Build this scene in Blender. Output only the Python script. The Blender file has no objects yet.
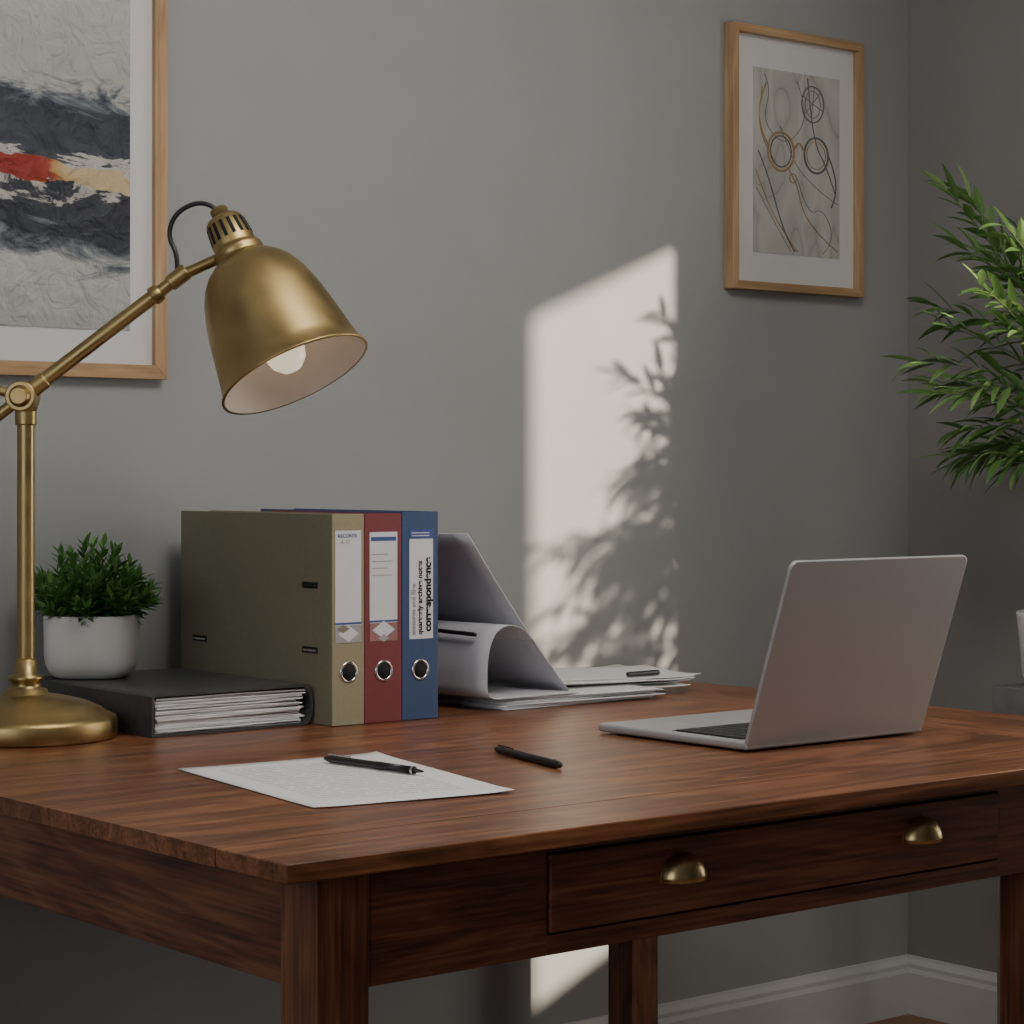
import bpy, math, random
from mathutils import Vector, Matrix, Euler, noise as mnoise
random.seed(7)
C = bpy.context.scene.collection

# ------------------------------------------------------------------ helpers
def newmat(name):
    m=bpy.data.materials.new(name); m.use_nodes=True
    nt=m.node_tree; b=nt.nodes['Principled BSDF']
    return m,nt,b

def N(nt,t,**kw):
    n=nt.nodes.new(t)
    for k,v in kw.items():
        if hasattr(n,k): setattr(n,k,v)
        else: n.inputs[k.replace('_',' ')].default_value=v
    return n

def mat(name,col,rough=.5,metal=0,var=.12,scale=30,bump=0.0,spec=None,rvar=0):
    m,nt,b=newmat(name)
    tc=N(nt,'ShaderNodeTexCoord'); nz=N(nt,'ShaderNodeTexNoise')
    nz.inputs['Scale'].default_value=scale; nz.inputs['Detail'].default_value=5
    nt.links.new(tc.outputs['Object'],nz.inputs['Vector'])
    r=N(nt,'ShaderNodeValToRGB')
    r.color_ramp.elements[0].position=.3; r.color_ramp.elements[1].position=.7
    r.color_ramp.elements[0].color=tuple(c*(1-var) for c in col[:3])+(1,)
    r.color_ramp.elements[1].color=tuple(min(1,c*(1+var)) for c in col[:3])+(1,)
    nt.links.new(nz.outputs['Fac'],r.inputs['Fac'])
    nt.links.new(r.outputs['Color'],b.inputs['Base Color'])
    b.inputs['Roughness'].default_value=rough; b.inputs['Metallic'].default_value=metal
    if rvar:
        rr=N(nt,'ShaderNodeMapRange'); rr.inputs['From Min'].default_value=.3; rr.inputs['From Max'].default_value=.7
        rr.inputs['To Min'].default_value=rough-rvar; rr.inputs['To Max'].default_value=rough+rvar
        nt.links.new(nz.outputs['Fac'],rr.inputs['Value']); nt.links.new(rr.outputs[0],b.inputs['Roughness'])
    if spec is not None: b.inputs['Specular IOR Level'].default_value=spec
    if bump:
        bp=N(nt,'ShaderNodeBump'); bp.inputs['Strength'].default_value=bump; bp.inputs['Distance'].default_value=.002
        nt.links.new(nz.outputs['Fac'],bp.inputs['Height']); nt.links.new(bp.outputs['Normal'],b.inputs['Normal'])
    return m

def wood(name,axis,dark,mid,light,rough=.38,scale=1.0,bump=.2,rnd=1.0):
    m,nt,b=newmat(name); L=nt.links.new
    tc=N(nt,'ShaderNodeTexCoord'); oi=N(nt,'ShaderNodeObjectInfo')
    add=N(nt,'ShaderNodeVectorMath',operation='ADD'); sc=N(nt,'ShaderNodeVectorMath',operation='SCALE')
    comb=N(nt,'ShaderNodeCombineXYZ')
    for i in range(3): L(oi.outputs['Random'],comb.inputs[i])
    L(comb.outputs[0],sc.inputs[0]); sc.inputs['Scale'].default_value=7.3
    L(tc.outputs['Object'],add.inputs[0]); L(sc.outputs[0],add.inputs[1])
    def mapped(a,c):
        mp=N(nt,'ShaderNodeMapping'); s=[c*scale]*3; s[axis]=a*scale
        mp.inputs['Scale'].default_value=s; L(add.outputs[0],mp.inputs['Vector']); return mp
    m1=mapped(1.3,8); n1=N(nt,'ShaderNodeTexNoise'); n1.inputs['Scale'].default_value=1.0
    n1.inputs['Detail'].default_value=4; n1.inputs['Distortion'].default_value=1.0; L(m1.outputs[0],n1.inputs['Vector'])
    mu=N(nt,'ShaderNodeMath',operation='MULTIPLY'); mu.inputs[1].default_value=14; L(n1.outputs['Fac'],mu.inputs[0])
    fr=N(nt,'ShaderNodeMath',operation='PINGPONG'); fr.inputs[1].default_value=1.0; L(mu.outputs[0],fr.inputs[0])
    m2=mapped(6,240); n2=N(nt,'ShaderNodeTexNoise'); n2.inputs['Scale'].default_value=1.0; n2.inputs['Detail'].default_value=3
    L(m2.outputs[0],n2.inputs['Vector'])
    m3=mapped(.8,5); n3=N(nt,'ShaderNodeTexNoise'); n3.inputs['Scale'].default_value=1.0; n3.inputs['Detail'].default_value=2
    L(m3.outputs[0],n3.inputs['Vector'])
    a1=N(nt,'ShaderNodeMath',operation='MULTIPLY'); a1.inputs[1].default_value=.20; L(fr.outputs[0],a1.inputs[0])
    a2=N(nt,'ShaderNodeMath',operation='MULTIPLY_ADD'); a2.inputs[1].default_value=.62; L(n2.outputs['Fac'],a2.inputs[0]); L(a1.outputs[0],a2.inputs[2])
    a3=N(nt,'ShaderNodeMath',operation='MULTIPLY_ADD'); a3.inputs[1].default_value=.34; L(n3.outputs['Fac'],a3.inputs[0]); L(a2.outputs[0],a3.inputs[2])
    a4=N(nt,'ShaderNodeMath',operation='MULTIPLY_ADD'); a4.inputs[1].default_value=.07*rnd; L(oi.outputs['Random'],a4.inputs[0]); L(a3.outputs[0],a4.inputs[2])
    r=N(nt,'ShaderNodeValToRGB'); e=r.color_ramp.elements
    e[0].position=.38; e[0].color=dark; e[1].position=.84; e[1].color=light
    k=e.new(.62); k.color=mid
    L(a4.outputs[0],r.inputs['Fac']); L(r.outputs['Color'],b.inputs['Base Color'])
    rr=N(nt,'ShaderNodeMapRange'); rr.inputs['To Min'].default_value=rough-.06; rr.inputs['To Max'].default_value=rough+.10
    L(n2.outputs['Fac'],rr.inputs['Value']); L(rr.outputs[0],b.inputs['Roughness'])
    bp=N(nt,'ShaderNodeBump'); bp.inputs['Strength'].default_value=bump; bp.inputs['Distance'].default_value=.001
    L(n2.outputs['Fac'],bp.inputs['Height']); L(bp.outputs['Normal'],b.inputs['Normal'])
    return m

def mesh(name,verts,faces,m=None,parent=None,smooth=False,loc=None):
    me=bpy.data.meshes.new(name); me.from_pydata([tuple(v) for v in verts],[],faces); me.update()
    o=bpy.data.objects.new(name,me); C.objects.link(o)
    if m: me.materials.append(m)
    if smooth:
        for p in me.polygons: p.use_smooth=True
    if parent is not None: attach(o,parent)
    return o

def attach(o,p):
    o.parent=p
    if not p.get('localframe'): o.matrix_parent_inverse=Matrix.Translation(-p.location)

def empty(name,loc=(0,0,0),rz=0,local=False):
    e=bpy.data.objects.new(name,None); e.empty_display_size=.05
    e.location=loc; e.rotation_euler=(0,0,rz); C.objects.link(e)
    if local: e['localframe']=1
    return e

def bev(o,w,seg=2):
    if w:
        b=o.modifiers.new('bevel','BEVEL'); b.width=w; b.segments=seg; b.limit_method='ANGLE'; b.angle_limit=.6
        for p in o.data.polygons: p.use_smooth=True
        wn=o.modifiers.new('wn','WEIGHTED_NORMAL')
    return o

BF=[(0,1,3,2),(4,6,7,5),(0,4,5,1),(2,3,7,6),(0,2,6,4),(1,5,7,3)]
def boxv(a,b):
    return [(x,y,z) for x in (a[0],b[0]) for y in (a[1],b[1]) for z in (a[2],b[2])]
def fixn(o):
    import bmesh
    bm=bmesh.new(); bm.from_mesh(o.data); bmesh.ops.recalc_face_normals(bm,faces=bm.faces); bm.to_mesh(o.data); bm.free()
def box(name,a,b,m,parent=None,bevel=0.0,seg=2):
    o=mesh(name,boxv(a,b),BF,m,parent); fixn(o); bev(o,bevel,seg); return o
def boxes(name,lst,m,parent=None,bevel=0):
    V=[];F=[]
    for a,b in lst:
        k=len(V); V+=boxv(a,b); F+=[tuple(i+k for i in f) for f in BF]
    o=mesh(name,V,F,m,parent); fixn(o); bev(o,bevel); return o

def lathe(name,prof,m,parent=None,M=None,seg=64,smooth=True,super_n=None,close=False):
    V=[];F=[]
    for r,z in prof:
        for i in range(seg):
            a=2*math.pi*i/seg; c,s=math.cos(a),math.sin(a)
            if super_n:
                k=(abs(c)**super_n+abs(s)**super_n)**(-1/super_n)
            else: k=1
            V.append(Vector((r*c*k,r*s*k,z)))
    n=len(prof)
    for j in range(n-1):
        for i in range(seg):
            F.append((j*seg+i,j*seg+(i+1)%seg,(j+1)*seg+(i+1)%seg,(j+1)*seg+i))
    if M is not None: V=[M@v for v in V]
    o=mesh(name,V,F,m,parent,smooth)
    fixn(o)
    for p in o.data.polygons: p.use_smooth=smooth
    return o

def axisM(o,d):
    d=Vector(d).normalized(); q=d.to_track_quat('Z','Y')
    return Matrix.Translation(Vector(o))@q.to_matrix().to_4x4()

def cyl(name,p0,p1,r0,r1,m,parent=None,seg=32,ch=.0015):
    p0=Vector(p0);p1=Vector(p1);L=(p1-p0).length; ch=min(ch,L*.3,r0*.5+1e-4,r1*.5+1e-4)
    o=lathe(name,[(0,0),(r0-ch,0),(r0,ch),(r1,L-ch),(r1-ch,L),(0,L)],m,parent,axisM(p0,p1-p0),seg)
    es=o.modifiers.new('es','EDGE_SPLIT'); es.split_angle=.7
    return o

def tube(name,pts,r,m,parent=None,cyclic=False,res=6):
    cu=bpy.data.curves.new(name,'CURVE'); cu.dimensions='3D'; cu.bevel_depth=r; cu.bevel_resolution=3; cu.resolution_u=res
    cu.use_fill_caps=True
    s=cu.splines.new('NURBS'); s.points.add(len(pts)-1)
    for i,p in enumerate(pts): s.points[i].co=(*p,1)
    s.use_endpoint_u=not cyclic; s.use_cyclic_u=cyclic; s.order_u=3
    cu.materials.append(m)
    o=bpy.data.objects.new(name,cu); C.objects.link(o)
    if parent is not None: attach(o,parent)
    return o

# ------------------------------------------------------------------ materials
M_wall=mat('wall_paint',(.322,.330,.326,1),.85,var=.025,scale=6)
M_wall_shaded=mat('wall_paint_shaded',(.250,.245,.236,1),.85,var=.025,scale=6)  # same wall paint with the right wall's shade put into the colour
M_trim=mat('trim_paint',(.55,.55,.54,1),.5,var=.02)
M_ceil=mat('ceiling_paint',(.7,.7,.69,1),.9,var=.02)
D1,D2,D3=(.058,.020,.009,1),(.195,.070,.029,1),(.36,.148,.063,1)
W_x=wood('walnut_x',0,D1,D2,D3,.31,rnd=.6)
W_y=wood('walnut_y',1,D1,D2,D3,.31,rnd=.6)
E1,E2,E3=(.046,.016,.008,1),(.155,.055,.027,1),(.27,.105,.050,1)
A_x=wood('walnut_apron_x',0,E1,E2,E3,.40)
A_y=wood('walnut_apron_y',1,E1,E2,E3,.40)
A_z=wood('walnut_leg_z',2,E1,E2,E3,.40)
M_floor=wood('floor_oak',0,(.10,.05,.025,1),(.22,.12,.06,1),(.33,.19,.10,1),.45)
M_frame=wood('frame_oak',2,(.30,.185,.09,1),(.42,.265,.135,1),(.52,.345,.185,1),.45)
M_frameh=wood('frame_oak_h',0,(.30,.185,.09,1),(.42,.265,.135,1),(.52,.345,.185,1),.45)
M_brass=mat('aged_brass',(.43,.315,.14,1),.41,metal=1,var=.14,scale=18,rvar=.08,bump=.04)
M_brassd=mat('dark_brass',(.36,.25,.11,1),.38,metal=1,var=.15,scale=20)
M_pull=mat('pull_brass',(.52,.40,.20,1),.33,metal=1,var=.12,scale=40)
M_black=mat('black_plastic',(.012,.012,.013,1),.38)
M_slot=mat('slot_dark',(.004,.004,.004,1),.8)
M_inner=mat('shade_enamel',(.75,.70,.64,1),.45,var=.02)
M_white=mat('white_ceramic',(.74,.73,.71,1),.32,var=.02)
M_soil=mat('soil',(.03,.018,.01,1),.95,var=.5,scale=150,bump=.6)
M_paper=mat('paper_white',(.74,.73,.73,1),.75,var=.02)
M_paper2=mat('paper_grey',(.55,.55,.57,1),.75,var=.03)
M_card=mat('folder_card',(.51,.51,.545,1),.6,var=.02)
M_tan=mat('binder_tan',(.30,.265,.160,1),.6,var=.05,scale=200,bump=.1)
M_tanside=mat('binder_olive',(.220,.203,.132,1),.62,var=.05,scale=200,bump=.1)
M_red=mat('binder_red',(.19,.035,.042,1),.5,var=.06,scale=200,bump=.15)
M_blue=mat('binder_blue',(.038,.070,.165,1),.5,var=.06,scale=200,bump=.15)
M_label=mat('label',(.68,.68,.71,1),.6,var=.02)
M_lblue=mat('label_blue',(.05,.08,.26,1),.6)
M_lgrey=mat('label_grey',(.36,.34,.34,1),.6)
M_lred=mat('label_red',(.32,.15,.15,1),.6)
M_chrome=mat('chrome',(.75,.75,.75,1),.18,metal=1,var=.02)
M_alu=mat('aluminium',(.445,.45,.455,1),.42,metal=.30,var=.015,scale=3)
M_key=mat('laptop_keys',(.03,.03,.032,1),.5)
M_screen=mat('laptop_glass',(.008,.008,.01,1),.12)
M_fold=mat('folder_charcoal',(.062,.065,.068,1),.36,var=.1,scale=120,bump=.15)
M_stand=mat('stand_grey',(.16,.16,.16,1),.6)

# ------------------------------------------------------------------ room
WY=3.118; WX=3.607; XL=-1.6; YF=-1.4; H=2.7
box('floor',(XL-.12,YF-.12,-.1),(WX+.12,WY+.12,0),M_floor)
box('ceiling',(XL-.12,YF-.12,H),(WX+.12,WY+.12,H+.1),M_ceil)
box('wall_back',(XL-.12,WY,0),(WX+.12,WY+.12,H),M_wall)
box('wall_front',(XL-.12,YF-.12,0),(WX+.12,YF,H),M_wall)
oy0,oy1,oz0,oz1=1.432,2.140,.575,1.858
boxes('wall_right',[((WX,YF,0),(WX+.12,oy0,H)),((WX,oy1,0),(WX+.12,WY,H)),((WX,oy0,0),(WX+.12,oy1,oz0)),((WX,oy0,oz1),(WX+.12,oy1,H))],M_wall_shaded)
ly0,ly1,lz0,lz1=-.4,2.0,.9,2.3
boxes('wall_left',[((XL-.12,YF,0),(XL,ly0,H)),((XL-.12,ly1,0),(XL,WY,H)),((XL-.12,ly0,0),(XL,ly1,lz0)),((XL-.12,ly0,lz1),(XL,ly1,H))],M_wall)
def winframe(name,x0,x1,y0,y1,z0,z1,w=.06):
    boxes(name,[((x0,y0-w,z0-w),(x1,y0,z1+w)),((x0,y1,z0-w),(x1,y1+w,z1+w)),((x0,y0,z1),(x1,y1,z1+w)),((x0,y0,z0-w),(x1,y1,z0))],M_trim)
winframe('window_1',WX-.012,WX,oy0,oy1,oz0,oz1)
winframe('added_window',XL,XL+.015,ly0,ly1,lz0,lz1)  # unseen window, added as an opening for the left fill
def baseb(name,prof,p0,p1,nrm):
    V=[];F=[]
    for p in (p0,p1):
        for o,z in prof: V.append((p[0]+nrm[0]*o,p[1]+nrm[1]*o,z))
    n=len(prof)
    for i in range(n): F.append((i,(i+1)%n,n+(i+1)%n,n+i))
    F+= [tuple(range(n)),tuple(range(n,2*n))]
    o=mesh(name,V,F,M_trim); fixn(o)
bp=[(0,0),(.016,0),(.016,.085),(.012,.094),(.012,.102),(.006,.112),(.004,.118),(0,.118)]
baseb('baseboard_back',bp,(XL,WY),(WX,WY),(0,-1))
baseb('baseboard_right',bp,(WX,YF),(WX,WY),(-1,0))
baseb('baseboard_left',bp,(XL,YF),(XL,WY),(1,0))
baseb('baseboard_front',bp,(XL,YF),(WX,YF),(0,1))

# ------------------------------------------------------------------ desk
dk=empty('writing_desk',(1.95,2.4,0))
x0,x1,y0,y1=1.165,2.73,1.75,3.098; zt,zb=.75,.731
seam=1.874; xr=2.50
box('top_plank_front',(x0,y0,zb),(x1,seam-.0003,zt),W_x,dk,.0020)
ys=[seam,2.12,2.37,2.62,2.86,y1]
for i in range(5):
    box('top_plank_%d'%(i+1),(x0,ys[i],zb),(xr-.0004,ys[i+1]-.0001,zt),W_x,dk,.0003)
box('top_plank_end',(xr,seam,zb),(x1,y1,zt),W_y,dk,.0008)
az0,az1=.612,.7308
fy=1.795
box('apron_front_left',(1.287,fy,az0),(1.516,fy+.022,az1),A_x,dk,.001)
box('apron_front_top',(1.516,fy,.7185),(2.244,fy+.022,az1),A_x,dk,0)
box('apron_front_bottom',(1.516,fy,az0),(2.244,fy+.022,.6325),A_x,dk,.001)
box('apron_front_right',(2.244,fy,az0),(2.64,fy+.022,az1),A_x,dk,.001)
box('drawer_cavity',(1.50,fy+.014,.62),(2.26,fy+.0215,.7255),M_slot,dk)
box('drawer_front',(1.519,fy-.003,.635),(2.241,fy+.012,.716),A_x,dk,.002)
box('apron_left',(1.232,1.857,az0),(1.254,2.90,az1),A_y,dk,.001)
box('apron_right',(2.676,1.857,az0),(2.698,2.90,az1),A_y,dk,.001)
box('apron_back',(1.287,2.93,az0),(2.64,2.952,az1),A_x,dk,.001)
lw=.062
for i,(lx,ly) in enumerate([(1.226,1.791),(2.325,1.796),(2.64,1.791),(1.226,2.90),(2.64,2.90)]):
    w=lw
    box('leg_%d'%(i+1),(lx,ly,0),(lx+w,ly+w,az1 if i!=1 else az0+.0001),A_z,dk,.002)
def pull(i,cx,z):
    a,b,c=.0285,.022,.028; V=[];F=[];na,nb=12,28
    for j in range(na+1):
        al=math.pi/2*j/na
        for k in range(nb+1):
            be=math.pi*k/nb
            V.append((cx+a*math.cos(al)*math.cos(be), fy-.004-b*math.cos(al)*math.sin(be), z+c*math.sin(al)))
    for j in range(na):
        for k in range(nb):
            q=j*(nb+1)+k; F.append((q,q+1,q+nb+2,q+nb+1))
    o=mesh('cup_pull_%d'%i,V,F,M_pull,dk,True); s=o.modifiers.new('s','SOLIDIFY'); s.thickness=.0016
    tube('cup_pull_rim_%d'%i,[(cx+a*math.cos(math.pi*k/20),fy-.004-b*math.sin(math.pi*k/20),z) for k in range(21)],.0014,M_pull,dk)
    pts=[(cx+(a+.003)*math.cos(math.pi*k/20),fy-.0042,z-.001+(c+.003)*math.sin(math.pi*k/20)) for k in range(21)]
    V=pts+[(p[0],fy-.0028,p[2]) for p in pts]; n=21
    F=[tuple(range(n)),tuple(range(2*n-1,n-1,-1))]+[(k,(k+1)%n,n+(k+1)%n,n+k) for k in range(n)]
    o=mesh('cup_pull_flange_%d'%i,V,F,M_pull,dk); fixn(o)
pull(1,1.703,.671); pull(2,2.094,.673)

# ------------------------------------------------------------------ lamp
lamp=empty('desk_lamp',(1.451,2.817,zt),math.radians(-39.3),True)
lathe('base',[(0,0),(.120,0),(.123,.003),(.123,.024),(.121,.029),(.114,.032),(.110,.033),(.102,.040),(.082,.049),(.056,.0555),(.036,.059),(.030,.061),(.029,.066),(.021,.068),(.020,.076),(.024,.079),(.024,.084),(.016,.087),(.0145,.105),(.0125,.108),(0,.109)],M_brass,lamp,seg=96)
cyl('pole',(0,0,.10),(0,0,.438),.0118,.0118,M_brass,lamp)
cyl('pole_collar',(0,0,.425),(0,0,.445),.0145,.0145,M_brass,lamp)
J=Vector((-.004,0,.464)); K=Vector((.210,0,.628))
cyl('joint_hub',J+Vector((0,-.02,0)),J+Vector((0,.02,0)),.0205,.0205,M_brass,lamp)
cyl('joint_cap',J+Vector((0,-.030,0)),J+Vector((0,-.019,0)),.012,.015,M_brassd,lamp)
cyl('joint_stem',(0,0,.44),(0,0,.452),.013,.017,M_brass,lamp)
ad=(K-J).normalized()
cyl('joint_sleeve',J+ad*.012,J+ad*.040,.0125,.0115,M_brass,lamp)
cyl('arm_lower',J+ad*.03,J+ad*.225,.0100,.0100,M_brass,lamp)
cyl('arm_ring',J+ad*.222,J+ad*.236,.0135,.0125,M_brass,lamp)
cyl('arm_upper',J+ad*.23,K-ad*.008,.0085,.0085,M_brass,lamp)
cyl('knuckle',K-ad*.018,K+ad*.012,.0115,.0115,M_brass,lamp)
cyl('counter_stub',J-ad*.006,J-ad*.055,.008,.008,M_brass,lamp)
cyl('wing_a',J+Vector((-.018,-.004,.004)),J+Vector((-.058,-.004,.016)),.006,.009,M_brass,lamp)
ax=Vector((.425,-.242,-.872)).normalized()
O=Vector((.3705,-.045,.4925)); T=O-ax*.256
Ms=axisM(T,ax)
outer=[(0,-.006),(.011,-.006),(.0125,-.004),(.0125,.008),(.023,.011),(.0265,.016),(.0300,.050),(.0290,.054),(.0290,.058),(.0345,.061),(.0355,.064),(.0355,.069),(.034,.072),(.036,.0755),(.045,.081),(.056,.0905),(.066,.104),(.0750,.123),(.0830,.149),(.0885,.177),(.0935,.206),(.0980,.232),(.1020,.252),(.1060,.2555),(.1060,.258),(.1025,.258)]
lathe('shade',outer,M_brass,lamp,Ms,96)
inner=[(.1025,.2575),(.0965,.234),(.092,.208),(.087,.179),(.081,.153),(.072,.127),(.062,.108),(.052,.096),(.040,.090),(.02,.088),(0,.088)]
lathe('shade_lining',inner,M_inner,lamp,Ms,96)
m,nt,b=newmat('bulb_glass'); b.inputs['Base Color'].default_value=(.9,.85,.75,1); b.inputs['Roughness'].default_value=.3
b.inputs['Emission Color'].default_value=(1,.82,.62,1); b.inputs['Emission Strength'].default_value=.75
lathe('bulb',[(.014,.088),(.014,.141),(.018,.161),(.026,.188),(.0290,.208),(.0285,.222),(.024,.237),(.0135,.248),(0,.252)],m,lamp,Ms,48)
V=[];F=[]
for i in range(16):
    a=2*math.pi*i/16
    for z,rr in ((.020,.0269),(.046,.0296)):
        for da in (-.085,.085):
            for dr in (-.002,.0007):
                V.append(Ms@Vector(((rr+dr)*math.cos(a+da),(rr+dr)*math.sin(a+da),z)))
    k=i*8; F+=[tuple(j+k for j in f) for f in BF]
o=mesh('shade_vents',V,F,M_slot,lamp); fixn(o)
S=T+ax*.060
cyl('shade_pin',K,S,.0075,.0075,M_brassd,lamp)
cap=T-ax*.004
tube('cord',[cap+Vector((0,0,-.004)),cap+Vector((-.006,.0,.006)),cap+Vector((-.030,0,.012)),cap+Vector((-.060,0,-.004)),cap+Vector((-.070,0,-.035)),cap+Vector((-.056,0,-.060)),K+Vector((-.004,0,.008))],.0034,M_black,lamp)

# ------------------------------------------------------------------ binders
def binder(name,xa,xb,yf,yb,z1,mcover,side):
    e=empty(name,((xa+xb)/2,(yf+yb)/2,zt+.0005)); z0=zt+.0005; t=.003
    box('board_left',(xa,yf+.002,z0),(xa+t,yb,z1),side,e,.0008)
    box('board_right',(xb-t,yf+.002,z0),(xb,yb,z1),side,e,.0008)
    box('spine',(xa,yf,z0),(xb,yf+t,z1),mcover,e,.0010)
    box('paper_block',(xa+t+.001,yf+.02,z0+.004),(xb-t-.001,yb-.012,z1-.006),M_paper2,e)
    return e
yf=2.660
def ring(e,cx,cz,yy):
    Mx=axisM((cx,yy,cz),(0,-1,0))
    lathe('finger_hole',[(0,.0005),(.0125,.0005),(.0125,-.001)],M_slot,e,Mx,40)
    lathe('finger_ring',[(.0118,-.001),(.0118,.0012),(.0135,.0022),(.0155,.0012),(.0155,-.001)],M_chrome,e,Mx,40)
def lab(e,n,xa,xb,za,zb,m,off=.0005,yy=yf):
    return box(n,(xa,yy-off,za),(xb,yy+.0005,zb),m,e)
def txt(e,s,x,z,size,m,vert=False,yy=yf-.0009,bold=0):
    cu=bpy.data.curves.new('label_text','FONT'); cu.body=s; cu.size=size; cu.materials.append(m); cu.extrude=.0001; cu.offset=bold
    o=bpy.data.objects.new('label_text',cu); C.objects.link(o); o.location=(x,yy,z)
    o.rotation_euler=(math.pi/2,0,0)
    if vert:
        o.rotation_euler=(Matrix.Rotation(-math.pi/2,3,'Y')@Matrix.Rotation(math.pi/2,3,'X')).to_euler()
    attach(o,e); return o
def diamond(e,cx,cz,w,h,m,off):
    V=[(cx-w,yf-off,cz),(cx,yf-off,cz-h),(cx+w,yf-off,cz),(cx,yf-off,cz+h)]
    mesh('label_diamond',V,[(0,1,2,3)],m,e)
e=binder('ring_binder',1.848,1.9035,yf,3.072,1.0515,M_tan,M_tanside)
lab(e,'label',1.853,1.898,.868,1.028,M_label)
lab(e,'label_stripe',1.853,1.898,.894,.897,M_lblue,.0008)
lab(e,'label_foot',1.853,1.898,.868,.893,M_lgrey,.0007)
diamond(e,1.8755,.881,.018,.012,M_label,.0009); diamond(e,1.866,.888,.012,.006,M_tanside,.0010)
txt(e,'RECORDS',1.857,1.018,.0075,M_lblue); txt(e,'A-42',1.862,1.009,.008,M_lgrey)
ring(e,1.8765,.826,yf)
for (sy,sz) in ((2.716,.949),(2.716,.856),(3.016,.856)):
    box('slot_plate',(1.8475,sy-.020,sz-.0045),(1.8485,sy+.020,sz+.0045),M_slot,e,.0004)
    box('slot_bar',(1.8468,sy-.017,sz-.002),(1.8478,sy+.017,sz+.001),M_chrome,e)
e=binder('ring_binder',1.9045,1.9700,yf,3.00,1.0515,M_red,M_red)
lab(e,'label',1.913,1.962,.868,1.025,M_label)
lab(e,'label_stripe',1.913,1.962,.895,.898,M_lblue,.0008)
lab(e,'label_foot',1.913,1.962,.868,.894,M_lred,.0007)
diamond(e,1.9375,.884,.020,.013,M_label,.0009)
diamond(e,1.9375,.872,.010,.006,M_lgrey,.0010)
lab(e,'label_head',1.915,1.960,1.012,1.018,M_lblue,.0007)
for i in range(4): lab(e,'label_line',1.917,1.917+.028+.008*(i%2),.992-.010*i,.9935-.010*i,M_lgrey,.0008)
ring(e,1.938,.825,yf)
e=binder('ring_binder',1.9710,2.0370,yf,3.035,1.0535,M_blue,M_blue)
lab(e,'label',1.984,2.027,.868,1.028,M_label)
lab(e,'label_head',1.984,2.027,1.014,1.028,M_lblue,.0007)
for i in range(2): lab(e,'label_line',1.988,2.020,1.018+.004*i,1.0192+.004*i,M_label,.0009)
txt(e,'correspondence',2.0225,.878,.0165,M_slot,True,bold=.0007)
txt(e,'quarterly archive notes',2.0065,.874,.0115,M_slot,True,bold=.0003)
txt(e,'accounts and files',1.9945,.874,.0105,M_lgrey,True,bold=.0003)
ring(e,2.004,.823,yf)

# ------------------------------------------------------------------ charcoal folder lying flat
e=empty('lever_arch_file',(1.71,2.88,zt))
fx0,fx1,fy0,fy1=1.580,1.844,2.702,3.055; fz0=zt+.0005; fh=.058
R=fh/2
t=.0035
outp=[(fx0,fz0),(fx1-.014,fz0)]
for k in range(1,12):
    a=-math.pi/2+math.pi*k/12; outp.append((fx1-.014+.014*math.cos(a),fz0+R+R*math.sin(a)))
outp+=[(fx1-.014,fz0+fh),(fx0+.003,fz0+fh),(fx0,fz0+fh-.003)]
inp=[(x+(t if x<1.7 else (-t if x>fx1-.0141+1e-4 else 0)), z+(t if z<fz0+.02 else (-t if z>fz0+.036 else 0))) for x,z in outp]
V=[];n=len(outp)
for yy in (fy0,fy1):
    V+=[(x,yy,z) for x,z in outp]+[(x,yy,z) for x,z in inp]
F=[]
for i in range(n):
    j=(i+1)%n
    F+=[(i,j,n+j,n+i),(2*n+i,3*n+i,3*n+j,2*n+j),(i,2*n+i,2*n+j,j),(n+i,n+j,3*n+j,3*n+i)]
o=mesh('cover',V,F,M_fold,e); fixn(o)
V=[];F=[]
ns=22; z=fz0+t+.0006
for s in range(ns):
    th=(fh-2*t-.003)/ns*.78; gap=(fh-2*t-.003)/ns
    ya=fy0+.001+random.uniform(0,.010); xa=fx0+.006+random.uniform(0,.004); xb=fx1-.010-random.uniform(0,.014)
    ph=random.uniform(0,6); k=len(V); nx=12
    for i in range(nx+1):
        u=i/nx; x=xa+(xb-xa)*u; dz=.0009*math.sin(ph+u*5)*u
        for yy in (ya,fy1-.02):
            for zz in (0,th): V.append((x,yy+random.uniform(-.0004,.0004),z+dz+zz))
    for i in range(nx):
        q=k+i*4; F+=[(q,q+4,q+5,q+1),(q+1,q+5,q+7,q+3),(q+2,q+3,q+7,q+6),(q,q+2,q+6,q+4)]
    F+=[(k,k+1,k+3,k+2),(k+nx*4,k+nx*4+2,k+nx*4+3,k+nx*4+1)]
    z+=gap
o=mesh('sheets',V,F,M_paper,e); fixn(o)

# ------------------------------------------------------------------ potted small plant
PX,PY,PZ=1.652,2.998,fz0+fh
e=empty('potted_succulent',(PX,PY,PZ))
Mp=Matrix.Translation((PX,PY,PZ+.0003))@Matrix.Rotation(math.radians(50),4,'Z')
lathe('pot',[(0,0),(.044,0),(.051,.002),(.059,.009),(.064,.020),(.0665,.035),(.0670,.088),(.0665,.0915),(.065,.093),(.0635,.0915),(.063,.080)],M_white,e,Mp,80,True,3.4)
lathe('soil',[(0,.081),(.0635,.081)],M_soil,e,Mp,64,True,3.4)

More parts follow.
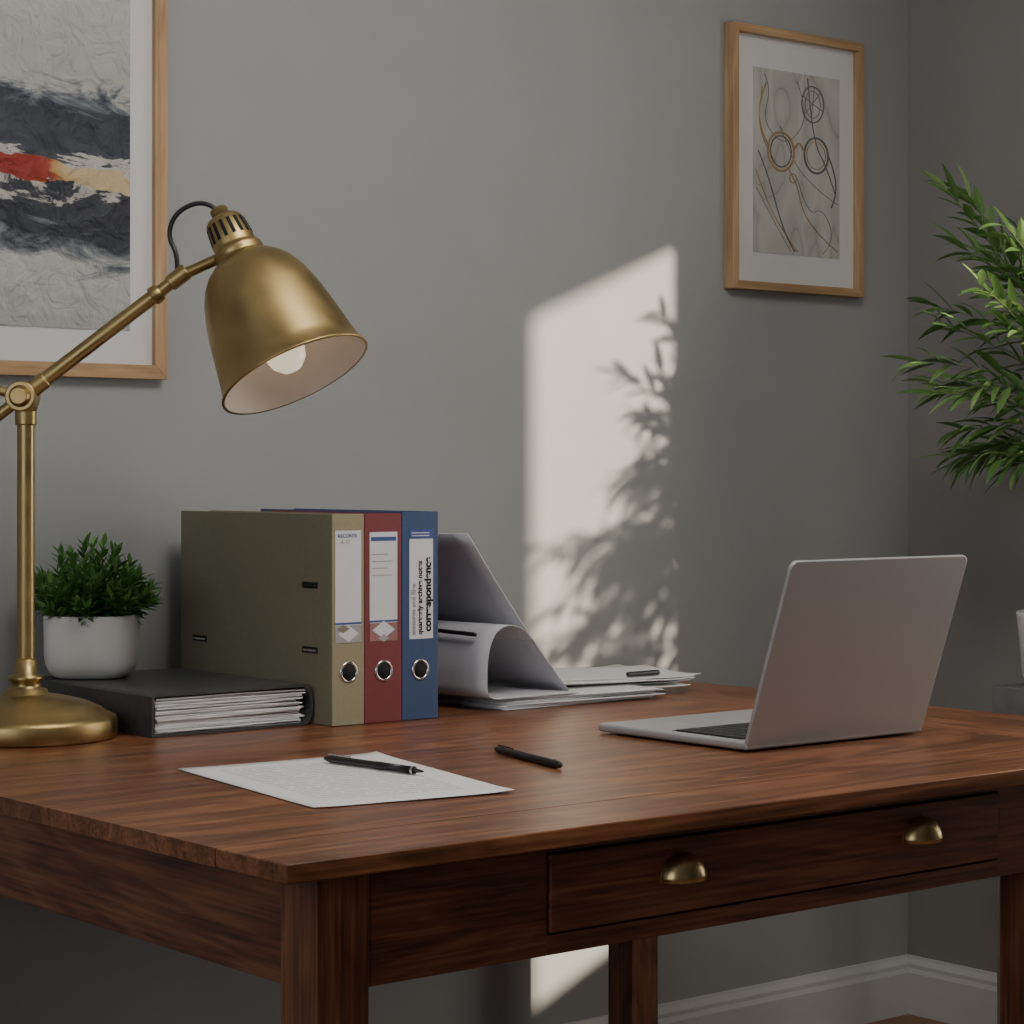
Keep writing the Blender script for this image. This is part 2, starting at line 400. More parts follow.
def leafmat(name,c0,c1,c2,rough=.4,tl=.25):
    m,nt,b=newmat(name); L=nt.links.new
    g=N(nt,'ShaderNodeNewGeometry'); r=N(nt,'ShaderNodeValToRGB')
    r.color_ramp.elements[0].color=c0; r.color_ramp.elements[1].color=c2; k=r.color_ramp.elements.new(.5); k.color=c1
    L(g.outputs['Random Per Island'],r.inputs['Fac']); L(r.outputs['Color'],b.inputs['Base Color'])
    b.inputs['Roughness'].default_value=rough
    tr=N(nt,'ShaderNodeBsdfTranslucent'); L(r.outputs['Color'],tr.inputs['Color'])
    mx=N(nt,'ShaderNodeMixShader'); mx.inputs[0].default_value=tl
    out=nt.nodes['Material Output']; L(b.outputs[0],mx.inputs[1]); L(tr.outputs[0],mx.inputs[2]); L(mx.outputs[0],out.inputs['Surface'])
    return m
def leaf(V,F,base,d,length,width,droop=.3,fold=.25,seg=6):
    d=Vector(d).normalized(); up=Vector((0,0,1))
    side=d.cross(up)
    if side.length<.05: side=Vector((1,0,0))
    side.normalize()
    side=(Matrix.Rotation(random.uniform(-.6,.6),3,d)@side)
    k=len(V); p=Vector(base); dd=d.copy()
    for i in range(seg+1):
        u=i/seg; w=width*.5*(math.sin(math.pi*min(1,u**.75))**.8 if 0<u<1 else (.12 if u==0 else .02))
        nrm=side.cross(dd).normalized()
        V.append(p-side*w+nrm*w*fold); V.append(p.copy()); V.append(p+side*w+nrm*w*fold)
        p=p+dd*(length/seg); dd=(dd+Vector((0,0,-droop/seg))).normalized()
    for i in range(seg):
        q=k+i*3; F+=[(q,q+1,q+4,q+3),(q+1,q+2,q+5,q+4)]
V=[];F=[]
SV=[];SF=[]
def stem(pts,r):
    k=len(SV)
    for i,p in enumerate(pts):
        rr=r*(1-.6*i/(len(pts)-1))
        for a in range(5):
            SV.append(Vector(p)+Vector((rr*math.cos(a*1.2566),rr*math.sin(a*1.2566),0)))
    for i in range(len(pts)-1):
        for a in range(5): SF.append((k+i*5+a,k+i*5+(a+1)%5,k+(i+1)*5+(a+1)%5,k+(i+1)*5+a))
NS=64
for s in range(NS):
    az=s*2.39996+random.uniform(-.2,.2); q_=math.sqrt((s+.5)/NS); r0=.044*q_
    lean=.90*q_+random.uniform(-.12,.12); lean=max(0,lean)
    b0=Vector((PX+r0*math.cos(az),PY+r0*math.sin(az),PZ+.081))
    d=Vector((math.cos(az)*math.sin(lean),math.sin(az)*math.sin(lean),math.cos(lean)))
    Ls=random.uniform(.100,.142)*(1-.55*lean); pts=[]
    for i in range(6):
        u=i/5; pts.append(b0+d*Ls*u+Vector((0,0,-.010*u*u*lean)))
    if any(p.y>WY-.03 for p in pts): continue
    stem(pts,.0016)
    nl=26
    for i in range(nl):
        u=.2+.8*i/(nl-1); f=u*5; q=min(4,int(f)); p=pts[q].lerp(pts[q+1],f-q)
        ang=i*2.4+s; perp=d.orthogonal().normalized(); perp=Matrix.Rotation(ang,3,d)@perp
        ld=perp*(1.15-.6*u)+d*(.40+.6*u)
        ln=random.uniform(.018,.029)*(1.05-.2*u)
        if (p+ld.normalized()*ln).y>WY-.008: continue
        leaf(V,F,p,ld,ln,random.uniform(.0065,.0095),.25,.3,4)
mesh('leaves',V,F,leafmat('succulent_leaf',(.045,.14,.03,1),(.10,.27,.065,1),(.20,.42,.12,1),.38),e,True)
mesh('stems',SV,SF,mat('stem_green',(.05,.12,.03,1),.6),e,True)

# ------------------------------------------------------------------ big plant on side table
BX,BY=3.420,2.560; TZ=.722
e=empty('side_table',(BX,BY,0))
box('table_top',(BX-.105,BY-.105,TZ-.058),(BX+.105,BY+.105,TZ),M_stand,e,.003)
for i,(sx_,sy_) in enumerate(((-1,-1),(1,-1),(1,1),(-1,1))):
    cx,cy=BX+sx_*.090,BY+sy_*.090
    box('table_leg_%d'%(i+1),(cx-.009,cy-.009,0),(cx+.009,cy+.009,TZ-.058),M_stand,e,.001)
e=empty('potted_tree',(BX,BY,TZ+.0003))
Mp=Matrix.Translation((BX,BY,TZ+.0005))
lathe('pot',[(0,0),(.078,0),(.086,.003),(.094,.02),(.104,.125),(.105,.132),(.103,.135),(.100,.132),(.098,.118)],M_white,e,Mp,80)
lathe('soil',[(0,.120),(.0985,.120)],M_soil,e,Mp,48)
V=[];F=[];SV=[];SF=[]
trunks=[]
random.seed(21)
for i in range(4):
    a=i*1.5708+.4; pts=[]
    for j in range(9):
        u=j/8; pts.append(Vector((BX+math.cos(a)*(.012+.04*u)+.010*math.sin(5*u+i),BY+math.sin(a)*(.012+.04*u)+.010*math.cos(4*u+i),TZ+.116+u*(.50+.04*math.sin(i*2)))))
    stem(pts,.006); trunks.append(pts)
def branch(b0,az,el,Lb,nl,curve=-.05,lr=(.055,.085),wr=(.013,.019)):
    d=Vector((math.cos(az)*math.cos(el),math.sin(az)*math.cos(el),math.sin(el)))
    pts=[]; p=b0.copy(); dd=d.copy()
    for i in range(9):
        pts.append(p.copy()); p=p+dd*Lb/8; dd=(dd+Vector((0,0,curve))).normalized()
    if any(q.x>WX-.06 for q in pts): return
    stem(pts,.0026); s=random.uniform(0,6)
    for i in range(nl):
        u=.30+.70*i/(nl-1); f=u*8; q=min(7,int(f)); p=pts[q].lerp(pts[q+1],f-q)
        tan=(pts[q+1]-pts[q]).normalized(); perp=Matrix.Rotation(i*2.4+s,3,tan)@tan.orthogonal().normalized()
        ld=perp*random.uniform(.45,.85)+tan*(.5+.8*u)
        leaf(V,F,p,ld,random.uniform(*lr),random.uniform(*wr),random.uniform(.2,.8),.3,6)
LEFT=math.radians(140.7)
vis=[(-.25,1.15,.29,8),(.10,1.05,.31,8),(-.05,.85,.29,8),(.25,.80,.28,7),(-.2,.60,.26,8),(.0,.40,.28,7),(.25,.45,.22,6),(-.35,.35,.22,6),(.05,.15,.20,6),(.3,.15,.18,5),(-.3,.0,.18,5),(.12,-.05,.17,5),(-.15,-.10,.17,5),(-.05,.70,.26,7),(.35,1.2,.29,7),(-.4,.9,.27,8),(.15,.25,.22,6),(.5,.6,.26,7),(.6,.95,.29,8),(.7,.3,.20,6),(.8,.7,.26,7),(.05,1.3,.26,7),(.45,.0,.17,5)]
for da,el,Lb,lv in vis:
    b0=trunks[random.randint(0,3)][lv]
    branch(b0,LEFT+da,el,Lb,16,-.055)
# lower branches out of view, added to cast leaf shadow on the wall
for s in range(36):
    b0=random.choice(trunks)[random.randint(1,6)]
    branch(b0,math.radians(random.uniform(226,266)),random.uniform(-.25,.50),random.uniform(.18,.46),15,-.05,(.06,.095),(.016,.022))
for s in range(12):
    b0=random.choice(trunks)[random.randint(4,8)]
    branch(b0,math.radians(random.uniform(225,250)),random.uniform(.1,.8),random.uniform(.10,.22),15,-.05,(.06,.095),(.016,.022))
for s in range(16):
    b0=random.choice(trunks)[random.randint(4,8)]
    branch(b0,math.radians(random.uniform(270,440)),random.uniform(.2,1.3),random.uniform(.12,.24),12,-.05)
for v in V:
    if v.x>WX-.01: v.x=WX-.01
mesh('leaves',V,F,leafmat('tree_leaf',(.08,.16,.05,1),(.15,.28,.085,1),(.29,.44,.17,1),.42,.3),e,True)
mesh('branches',SV,SF,mat('bark_green',(.12,.13,.055,1),.7),e,True)

# ------------------------------------------------------------------ laptop
e=empty('laptop',(2.24,2.2,zt))
lx0,lx1=2.086,2.428; hy=2.077; by=2.362
bz=zt+.003
box('base',(lx0,hy-.004,bz),(lx1,by,bz+.0115),M_alu,e,.004,3)
boxes('feet',[((lx0+.02,hy+.01,zt+.0002),(lx0+.05,hy+.018,bz+.001)),((lx1-.05,hy+.01,zt+.0002),(lx1-.02,hy+.018,bz+.001)),((lx0+.02,by-.03,zt+.0002),(lx0+.05,by-.02,bz+.001)),((lx1-.05,by-.03,zt+.0002),(lx1-.02,by-.02,bz+.001))],M_black,e)
kb=[]
kz=bz+.0115
box('keyboard_well',(lx0+.014,hy+.018,kz-.0005),(lx1-.014,hy+.150,kz+.0003),M_slot,e)
pr=.0215
for r in range(6):
    nk=14; w=(lx1-lx0-.032)/nk
    for c in range(nk):
        if r==5 and 4<=c<=8: continue
        a=lx0+.016+c*w; yy=hy+.020+r*pr
        kb.append(((a+.0015,yy,kz),(a+w-.0015,yy+pr-.003,kz+.0018)))
kb.append(((lx0+.016+4*w+.001,hy+.020+5*pr,kz),(lx0+.016+9*w-.001,hy+.020+6*pr-.003,kz+.0018)))
boxes('keys',kb,M_key,e,.0004)
box('trackpad',(lx0+.10,hy+.168,kz-.0005),(lx1-.10,by-.015,kz+.0003),M_alu,e,.0002)
cyl('hinge',(lx0+.03,hy,kz+.001),(lx1-.03,hy,kz+.001),.0045,.0045,M_key,e)
def rrect(w0,w1,h0,h1,r,n=8):
    P=[]
    for cx,cz,a0 in ((w1-r,h0+r,-math.pi/2),(w1-r,h1-r,0),(w0+r,h1-r,math.pi/2),(w0+r,h0+r,math.pi)):
        for k in range(n+1):
            a=a0+math.pi/2*k/n; P.append((cx+r*math.cos(a),cz+r*math.sin(a)))
    return P
tilt=math.radians(18.8)
Ml=Matrix.Translation((0,hy,kz))@Matrix.Rotation(tilt,4,'X')
def slab(name,P,ya,yb,m,bevel=0):
    n=len(P); V=[Ml@Vector((x,ya,z)) for x,z in P]+[Ml@Vector((x,yb,z)) for x,z in P]
    F=[tuple(range(n)),tuple(range(2*n-1,n-1,-1))]+[(k,(k+1)%n,n+(k+1)%n,n+k) for k in range(n)]
    o=mesh(name,V,F,m,e); fixn(o); bev(o,bevel,2); return o
slab('lid',rrect(lx0,lx1,-.009,.249,.011),-.006,0,M_alu,.0012)
slab('screen',rrect(lx0+.004,lx1-.004,.008,.244,.008),-.0001,.0006,M_screen)

# ------------------------------------------------------------------ document with text
m,nt,b=newmat('printed_paper'); L=nt.links.new
uv=N(nt,'ShaderNodeUVMap'); sx=N(nt,'ShaderNodeSeparateXYZ'); L(uv.outputs[0],sx.inputs[0])
mu=N(nt,'ShaderNodeMath',operation='MULTIPLY'); mu.inputs[1].default_value=28; L(sx.outputs['Y'],mu.inputs[0])
fr=N(nt,'ShaderNodeMath',operation='FRACT'); L(mu.outputs[0],fr.inputs[0])
ln=N(nt,'ShaderNodeMath',operation='LESS_THAN'); ln.inputs[1].default_value=.30; L(fr.outputs[0],ln.inputs[0])
fl=N(nt,'ShaderNodeMath',operation='FLOOR'); L(mu.outputs[0],fl.inputs[0])
cb=N(nt,'ShaderNodeCombineXYZ'); m60=N(nt,'ShaderNodeMath',operation='MULTIPLY'); m60.inputs[1].default_value=30; L(sx.outputs['X'],m60.inputs[0])
L(m60.outputs[0],cb.inputs[0]); m7=N(nt,'ShaderNodeMath',operation='MULTIPLY'); m7.inputs[1].default_value=7.7; L(fl.outputs[0],m7.inputs[0]); L(m7.outputs[0],cb.inputs[1])
nz=N(nt,'ShaderNodeTexNoise'); nz.inputs['Scale'].default_value=1; L(cb.outputs[0],nz.inputs['Vector'])
gt=N(nt,'ShaderNodeMath',operation='GREATER_THAN'); gt.inputs[1].default_value=.42; L(nz.outputs['Fac'],gt.inputs[0])
def band(src,lo,hi):
    a=N(nt,'ShaderNodeMath',operation='GREATER_THAN'); a.inputs[1].default_value=lo; L(src,a.inputs[0])
    c=N(nt,'ShaderNodeMath',operation='LESS_THAN'); c.inputs[1].default_value=hi; L(src,c.inputs[0])
    k=N(nt,'ShaderNodeMath',operation='MULTIPLY'); L(a.outputs[0],k.inputs[0]); L(c.outputs[0],k.inputs[1]); return k
bx=band(sx.outputs['X'],.14,.86); by_=band(sx.outputs['Y'],.12,.90)
p1=N(nt,'ShaderNodeMath',operation='MULTIPLY'); L(bx.outputs[0],p1.inputs[0]); L(by_.outputs[0],p1.inputs[1])
p2=N(nt,'ShaderNodeMath',operation='MULTIPLY'); L(p1.outputs[0],p2.inputs[0]); L(ln.outputs[0],p2.inputs[1])
p3=N(nt,'ShaderNodeMath',operation='MULTIPLY'); L(p2.outputs[0],p3.inputs[0]); L(gt.outputs[0],p3.inputs[1])
mx=N(nt,'ShaderNodeMix',data_type='RGBA'); L(p3.outputs[0],mx.inputs['Factor'])
mx.inputs[6].default_value=(.80,.79,.78,1); mx.inputs[7].default_value=(.50,.50,.52,1)
L(mx.outputs[2],b.inputs['Base Color']); b.inputs['Roughness'].default_value=.7
M_print=m
def sheet(name,c,z,m,parent=None,lift=.004,n=16,th=.0004):
    c=[Vector((p[0],p[1],0)) for p in c]; V=[];F=[];U=[]
    for j in range(n+1):
        for i in range(n+1):
            u,v=i/n,j/n
            p=c[0]*(1-u)*(1-v)+c[1]*u*(1-v)+c[2]*u*v+c[3]*(1-u)*v
            p.z=z+lift*(max(0,abs(u-.5)*2-.6)**2*3+max(0,abs(v-.5)*2-.7)**2*4)*(.4+.6*u)
            V.append(p); U.append((u,v))
    for j in range(n):
        for i in range(n): q=j*(n+1)+i; F.append((q,q+1,q+n+2,q+n+1))
    o=mesh(name,V,F,m,parent,True)
    ul=o.data.uv_layers.new(name='UVMap')
    for lp in o.data.loops: ul.data[lp.index].uv=U[lp.vertex_index]
    s=o.modifiers.new('s','SOLIDIFY'); s.thickness=th; s.offset=1
    return o
sheet('printed_document',[(1.380,2.021),(1.625,1.980),(1.710,2.362),(1.434,2.392)],zt+.0006,M_print,None,.0038)

# ------------------------------------------------------------------ pens
def pen(name,a,b,z,clip=True):
    a=Vector((a[0],a[1],z)); b=Vector((b[0],b[1],z)); d=(b-a); Lp=d.length; d.normalize()
    e=empty(name,(a+b)/2)
    Mx=axisM(a,d)
    r=.0046
    if clip:
        lathe('barrel',[(0,0),(.0024,.0002),(.0030,.003),(.0038,.006),(r,.012),(r,Lp*.52),(r+.0003,Lp*.525),(r+.0003,Lp*.60),(r,Lp*.605),(r,Lp*.9),(.0034,Lp-.022),(.0018,Lp-.006),(.0008,Lp-.001),(0,Lp)],M_black,e,Mx,28)
        lathe('ring',[(r+.0001,Lp*.905-.004),(r+.0005,Lp*.905-.0035),(r+.0005,Lp*.905-.001),(r+.0001,Lp*.905)],M_chrome,e,Mx,28)
    else:
        lathe('barrel',[(0,0),(.0030,.0003),(.0036,.003),(r,.010),(r+.0004,Lp*.5),(r+.0004,Lp*.93),(.0042,Lp-.004),(.0030,Lp-.0005),(0,Lp)],M_black,e,Mx,28)
        lathe('ring',[(r+.0004,Lp*.9),(r+.0008,Lp*.901),(r+.0008,Lp*.912),(r+.0004,Lp*.913)],M_black,e,Mx,28)
    p=a+Vector((0,0,r+.0012)); 
    cyl('clip',p+d*.006,p+d*.050,.0009,.0007,M_chrome if clip else M_black,e,12)
    return e
pen('ballpoint_pen',(1.6085,2.331),(1.627,2.152),zt+.0066)
pen('ballpoint_pen',(1.839,2.279),(1.797,2.102),zt+.0052,False)

# ------------------------------------------------------------------ loose papers & leaning folder
e=empty('paper_stack',(2.42,2.83,zt))
random.seed(11)
def rsheet(name,cx,cy,w,h,rz,z,m,lift,th=.0012):
    c=[]
    for u,v in ((-1,-1),(1,-1),(1,1),(-1,1)):
        x,y=u*w/2,v*h/2; c.append((cx+x*math.cos(rz)-y*math.sin(rz),cy+x*math.sin(rz)+y*math.cos(rz)))
    sheet(name,c,z,m,e,lift,12,th)
z=zt+.0006
for i in range(8):
    rsheet('sheet_%d'%(i+1),2.325+random.uniform(-.010,.010)+.004*i,2.805+random.uniform(-.012,.008),.31,.26,math.radians(random.uniform(-4,4)-2),z,M_paper if i%3 else M_paper2,.001)
    z+=.0020
for i in range(7):
    rsheet('loose_%d'%(i+1),2.50+random.uniform(-.02,.012),2.85+random.uniform(-.015,.012),.28,.22,math.radians(random.uniform(-14,8)-8),z if i>1 else z-.006+.002*i,M_paper,.0035+.003*random.random())
    z+=.0012
ztop=z+.001
box('clip_body',(2.505,2.758,ztop+.0005),(2.575,2.768,ztop+.0085),M_black,e,.003)

e=empty('document_folder',(2.15,2.8,zt))
def surf(name,fn,nu,nv,m,th=.0012):
    V=[fn(i/nu,j/nv) for j in range(nv+1) for i in range(nu+1)]
    F=[(j*(nu+1)+i,j*(nu+1)+i+1,(j+1)*(nu+1)+i+1,(j+1)*(nu+1)+i) for j in range(nv) for i in range(nu)]
    o=mesh(name,V,F,m,e,True); s=o.modifiers.new('s','SOLIDIFY'); s.thickness=th; s.offset=0; return o
zl=zt+.0175
def lean(u,v):
    fb=Vector((2.330,2.705,zl)); ft=Vector((2.128,2.705,1.018)); bb=Vector((2.300,2.97,zl)); bt=Vector((2.040,2.97,1.018))
    p=(fb.lerp(ft,v)).lerp(bb.lerp(bt,v),u); p.x-=.006*math.sin(math.pi*v); return p
surf('back_panel',lean,10,14,M_card,.0018)
ctrl=[(2.325,zl+.001),(2.25,zl+.001),(2.185,zl+.001),(2.155,zl+.002),(2.143,zl+.010),(2.141,zl+.030),(2.142,zl+.055),(2.147,zl+.080),(2.157,zl+.099),(2.172,zl+.109),(2.190,zl+.111),(2.212,zl+.104),(2.232,zl+.086)]
def catm(P,u):
    f=u*(len(P)-1); i=min(len(P)-2,int(f)); t=f-i
    g=lambda k:Vector(P[max(0,min(len(P)-1,k))])
    a,b_,c,d=g(i-1),g(i),g(i+1),g(i+2)
    return .5*((2*b_)+(-a+c)*t+(2*a-5*b_+4*c-d)*t*t+(-a+3*b_-3*c+d)*t**3)
def curl(u,v):
    p=catm(ctrl,u); return Vector((p[0]-.030*v,2.675+.28*v,p[1]))
surf('curled_sheet',curl,60,10,M_card,.0014)
cyl('clip_bar',(2.140,2.700,zl+.098),(2.1285,2.815,zl+.101),.0032,.0032,M_black,e,12)

# ------------------------------------------------------------------ picture frames
M_mat=mat('mat_board',(.62,.62,.62,1),.8,var=.01)
def frame(name,xa,xb,za,zb,bar,depth):
    e=empty(name,((xa+xb)/2,WY,(za+zb)/2)); yf_=WY-depth; yb=WY-.0005
    def bars(nm,mm,lst):
        V=[];F=[]
        for P in lst:
            k=len(V)
            for y in (yf_,yb): V+=[(x,y,z) for x,z in P]
            F+=[(k,k+1,k+2,k+3),(k+7,k+6,k+5,k+4)]+[(k+i,k+4+i,k+4+(i+1)%4,k+(i+1)%4) for i in range(4)]
        o=mesh(nm,V,F,mm,e); fixn(o); bev(o,.001)
    bars('bars_vertical',M_frame,[[(xa,za),(xa+bar,za+bar),(xa+bar,zb-bar),(xa,zb)],[(xb,za),(xb,zb),(xb-bar,zb-bar),(xb-bar,za+bar)]])
    bars('bars_horizontal',M_frameh,[[(xa,za),(xb,za),(xb-bar,za+bar),(xa+bar,za+bar)],[(xa,zb),(xa+bar,zb-bar),(xb-bar,zb-bar),(xb,zb)]])
    box('mat_board',(xa+bar-.001,WY-.010,za+bar-.001),(xb-bar+.001,WY-.006,zb-bar+.001),M_mat,e)
    return e
e=frame('framed_abstract_painting',1.13,1.840,1.256,2.12,.022,.020)
m,nt,b=newmat('abstract_paint'); L=nt.links.new
tc=N(nt,'ShaderNodeTexCoord'); sp=N(nt,'ShaderNodeSeparateXYZ'); L(tc.outputs['Object'],sp.inputs[0])
mp=N(nt,'ShaderNodeMapping'); mp.inputs['Scale'].default_value=(7,1,20); mp.inputs['Rotation'].default_value=(0,math.radians(12),0); L(tc.outputs['Object'],mp.inputs['Vector'])
n1=N(nt,'ShaderNodeTexNoise'); n1.inputs['Scale'].default_value=1.0; n1.inputs['Detail'].default_value=8; n1.inputs['Roughness'].default_value=.68; n1.inputs['Distortion'].default_value=1.2
L(mp.outputs[0],n1.inputs['Vector'])
ma=N(nt,'ShaderNodeMath',operation='MULTIPLY_ADD'); ma.inputs[1].default_value=.24; L(n1.outputs['Fac'],ma.inputs[0]); L(sp.outputs['Z'],ma.inputs[2])
mr=N(nt,'ShaderNodeMapRange'); mr.inputs['From Min'].default_value=1.335+.12; mr.inputs['From Max'].default_value=2.05+.12; L(ma.outputs[0],mr.inputs['Value'])
r=N(nt,'ShaderNodeValToRGB'); cr=r.color_ramp
stops=[(0,(.36,.36,.35)),(.11,(.46,.46,.44)),(.15,(.16,.18,.20)),(.19,(.02,.024,.035)),(.285,(.03,.034,.048)),(.295,(.40,.38,.35)),(.345,(.50,.48,.44)),(.355,(.045,.052,.068)),(.455,(.025,.032,.048)),(.485,(.13,.15,.17)),(.51,(.40,.40,.38)),(.75,(.48,.48,.46)),(1,(.40,.40,.38))]
cr.elements[0].position=0; cr.elements[0].color=(*stops[0][1],1); cr.elements[1].position=1; cr.elements[1].color=(*stops[-1][1],1)
for p,c in stops[1:-1]:
    q=cr.elements.new(p); q.color=(*c,1)
L(mr.outputs[0],r.inputs['Fac'])
n2=N(nt,'ShaderNodeTexNoise'); n2.inputs['Scale'].default_value=1; n2.inputs['Detail'].default_value=5
mp2=N(nt,'ShaderNodeMapping'); mp2.inputs['Scale'].default_value=(14,1,40); L(tc.outputs['Object'],mp2.inputs['Vector']); L(mp2.outputs[0],n2.inputs['Vector'])
sl=N(nt,'ShaderNodeMath',operation='MULTIPLY_ADD'); sl.inputs[1].default_value=.12; L(sp.outputs['X'],sl.inputs[0]); L(sp.outputs['Z'],sl.inputs[2])
z2=N(nt,'ShaderNodeMath',operation='MULTIPLY_ADD'); z2.inputs[1].default_value=.045; L(n2.outputs['Fac'],z2.inputs[0]); L(sl.outputs[0],z2.inputs[2])
zc=1.564+.12*1.67+.0225
sbt=N(nt,'ShaderNodeMath',operation='SUBTRACT'); sbt.inputs[1].default_value=zc; L(z2.outputs[0],sbt.inputs[0])
ab=N(nt,'ShaderNodeMath',operation='ABSOLUTE'); L(sbt.outputs[0],ab.inputs[0])
lt=N(nt,'ShaderNodeMath',operation='LESS_THAN'); lt.inputs[1].default_value=.0165; L(ab.outputs[0],lt.inputs[0])
xr_=N(nt,'ShaderNodeMath',operation='MULTIPLY_ADD'); xr_.inputs[1].default_value=.10; L(n2.outputs['Fac'],xr_.inputs[0]); L(sp.outputs['X'],xr_.inputs[2])
rx=N(nt,'ShaderNodeMapRange'); rx.inputs['From Min'].default_value=1.57; rx.inputs['From Max'].default_value=1.83; L(xr_.outputs[0],rx.inputs['Value'])
r2=N(nt,'ShaderNodeValToRGB'); e2=r2.color_ramp.elements
e2[0].color=(.28,.022,.014,1); e2[1].color=(.55,.42,.24,1); e2[0].position=.36; e2[1].position=.62
q=e2.new(.44); q.color=(.34,.045,.022,1); q=e2.new(.49); q.color=(.50,.29,.09,1)
L(rx.outputs[0],r2.inputs['Fac'])
mx=N(nt,'ShaderNodeMix',data_type='RGBA'); L(lt.outputs[0],mx.inputs['Factor']); L(r.outputs['Color'],mx.inputs[6]); L(r2.outputs['Color'],mx.inputs[7])
L(mx.outputs[2],b.inputs['Base Color']); b.inputs['Roughness'].default_value=.55
n3=N(nt,'ShaderNodeTexNoise'); n3.inputs['Scale'].default_value=22; n3.inputs['Detail'].default_value=8; n3.inputs['Distortion'].default_value=2; L(tc.outputs['Object'],n3.inputs['Vector'])
bpn=N(nt,'ShaderNodeBump'); bpn.inputs['Strength'].default_value=1.0; bpn.inputs['Distance'].default_value=.012; L(n3.outputs['Fac'],bpn.inputs['Height']); L(bpn.outputs['Normal'],b.inputs['Normal'])
box('canvas',(1.205,WY-.0115,1.330),(1.778,WY-.0098,2.045),m,e)

e=frame('framed_eyeglasses_sketch',3.076,3.446,1.463,1.972,.016,.026)
m,nt,b=newmat('art_paper'); L=nt.links.new
tc=N(nt,'ShaderNodeTexCoord')
mpa=N(nt,'ShaderNodeMapping'); mpa.inputs['Rotation'].default_value=(0,math.radians(35),0); mpa.inputs['Scale'].default_value=(11,1,4); L(tc.outputs['Object'],mpa.inputs['Vector'])
na=N(nt,'ShaderNodeTexNoise'); na.inputs['Scale'].default_value=1; na.inputs['Detail'].default_value=1.2; na.inputs['Distortion'].default_value=.7; L(mpa.outputs[0],na.inputs['Vector'])
mm=N(nt,'ShaderNodeMath',operation='MULTIPLY'); mm.inputs[1].default_value=4.5; L(na.outputs['Fac'],mm.inputs[0])
ff=N(nt,'ShaderNodeMath',operation='PINGPONG'); ff.inputs[1].default_value=.5; L(mm.outputs[0],ff.inputs[0])
r=N(nt,'ShaderNodeValToRGB'); e3=r.color_ramp.elements
e3[0].position=0; e3[0].color=(.30,.285,.26,1); e3[1].position=.5; e3[1].color=(.50,.485,.45,1)
q=e3.new(.03); q.color=(.39,.378,.35,1); q=e3.new(.18); q.color=(.43,.415,.385,1)
L(ff.outputs[0],r.inputs['Fac']); L(r.outputs['Color'],b.inputs['Base Color']); b.inputs['Roughness'].default_value=.8
M_art=m
ax0,ax1,az_0,az_1=3.145,3.388,1.537,1.895
box('art_print',(ax0,WY-.0115,az_0),(ax1,WY-.0098,az_1),M_art,e)
M_ink=mat('ink_grey',(.13,.125,.12,1),.7); M_gold=mat('ink_gold',(.34,.23,.11,1),.5,var=.3)
def P(u,v): return (ax0+u*(ax1-ax0),WY-.0118,az_0+v*(az_1-az_0))
def ln_(pts,m,r=.0008): tube('drawn_line',[P(u,v) for u,v in pts],r,m,e)
def rg(cu,cv,ru,rv,m,r=.0012,ph=0):
    tube('drawn_ring',[P(cu+ru*math.cos(a*math.pi/12),cv+rv*math.sin(a*math.pi/12)) for a in range(24)],r,m,e,True)
ln_([(.12,.97),(.2,.9),(.1,.72),(.3,.6),(.5,.65),(.62,.8),(.5,.95)],M_ink,.0006)
ln_([(.02,.45),(.15,.28),(.3,.15),(.5,.02)],M_gold,.0012); ln_([(.03,.35),(.2,.2),(.42,.02)],M_ink,.0006)
ln_([(.05,.55),(.15,.45),(.35,.1),(.47,.02)],M_ink,.0014); ln_([(.3,.7),(.42,.55),(.55,.45),(.8,.35),(.98,.3)],M_ink,.0006)
ln_([(.62,.98),(.65,.8),(.72,.6),(.85,.5),(.95,.35)],M_ink,.0012); ln_([(.1,.9),(.05,.75),(.1,.6),(.25,.5)],M_gold,.0010)
ln_([(.38,.48),(.5,.4),(.55,.25),(.75,.12),(.97,.04)],M_gold,.0011); ln_([(.5,.42),(.62,.22),(.8,.28),(.95,.1),(.8,.02)],M_ink,.0006)
rg(.68,.84,.13,.10,M_ink,.0014); rg(.68,.84,.09,.075,M_ink,.0007)
ln_([(.58,.78),(.68,.84),(.78,.92)],M_ink); ln_([(.66,.74),(.68,.84),(.70,.94)],M_ink); ln_([(.57,.88),(.68,.84),(.80,.81)],M_ink)
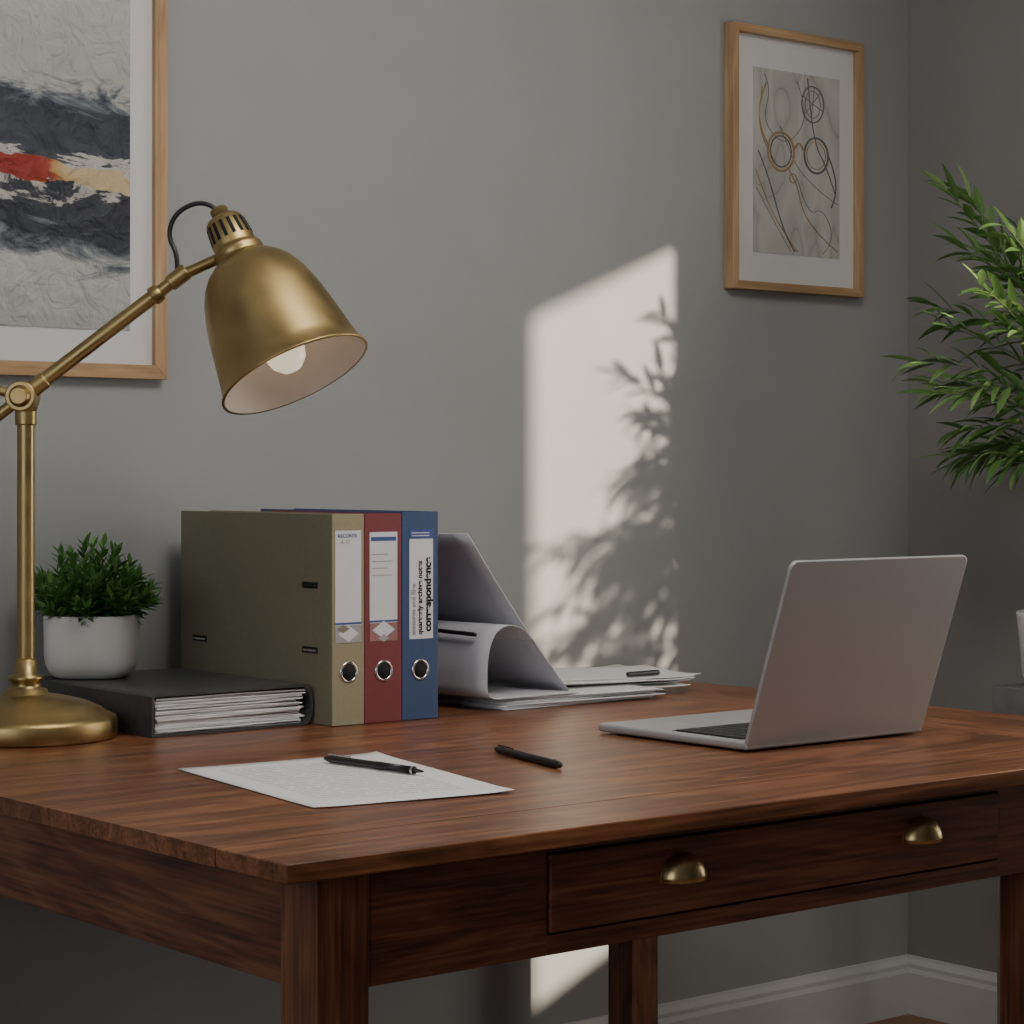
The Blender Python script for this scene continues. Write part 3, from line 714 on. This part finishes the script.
# the spectacles: two round rims, bridge and temples
rg(.31,.56,.15,.105,M_gold,.0024); rg(.31,.56,.12,.085,M_ink,.0014)
rg(.72,.56,.14,.098,M_ink,.0022); rg(.72,.56,.11,.075,M_gold,.0010)
ln_([(.455,.57),(.50,.615),(.54,.615),(.585,.57)],M_gold,.0020)
ln_([(.16,.59),(.08,.66),(.05,.80),(.14,.92)],M_gold,.0016); ln_([(.85,.58),(.93,.50),(.97,.36),(.90,.28)],M_ink,.0016)
rg(.45,.42,.04,.025,M_gold,.001)

# ------------------------------------------------------------------ unseen ceiling panel, added to go with the fill light
cl=empty('ceiling_fill',(1.75,1.6,H))
box('housing',(1.25,1.1,H-.05),(2.25,2.1,H-.001),M_trim,cl,.005)

# ------------------------------------------------------------------ lights
def area(name,loc,target,sx_,sy_,power,col):
    l=bpy.data.lights.new(name,'AREA'); l.shape='RECTANGLE'; l.size=sx_; l.size_y=sy_; l.energy=power; l.color=col
    o=bpy.data.objects.new(name,l); C.objects.link(o); o.location=loc
    o.rotation_euler=(Vector(target)-Vector(loc)).to_track_quat('-Z','Y').to_euler(); return o
area('left_fill_light',(XL-.02,.8,1.6),(1.6,2.3,1.2),2.3,1.35,19,(.93,.96,1))  # added fill from the left, no known source there
area('ceiling_fill_light',(1.75,1.6,H-.13),(1.55,2.5,.8),.95,.95,33,(1,.96,.90))  # added overhead fill to brighten the back wall and desk
area('window_daylight',(WX-.02,1.80,1.25),(1.6,2.0,1.0),.64,1.2,12,(1,.92,.80))
s=bpy.data.lights.new('sun','SUN'); s.energy=11; s.angle=math.radians(1.4); s.color=(1,.85,.66)
so=bpy.data.objects.new('sun',s); C.objects.link(so); so.location=(6,-2,3)
so.rotation_euler=Vector((-1,1.5,-.42)).to_track_quat('-Z','Y').to_euler()
w=bpy.data.worlds.new('world'); bpy.context.scene.world=w; w.use_nodes=True
nt=w.node_tree; bg=nt.nodes['Background']; bg.inputs['Color'].default_value=(.75,.86,1,1); bg.inputs['Strength'].default_value=.8

# ------------------------------------------------------------------ camera
cam=bpy.data.cameras.new('camera'); cam.sensor_width=36; cam.lens=2278/1024*36; cam.shift_y=-39/1024; cam.clip_start=.05
co=bpy.data.objects.new('camera',cam); C.objects.link(co); co.location=(0,0,1.11)
co.rotation_euler=(math.pi/2,0,math.radians(-39.3)); bpy.context.scene.camera=co
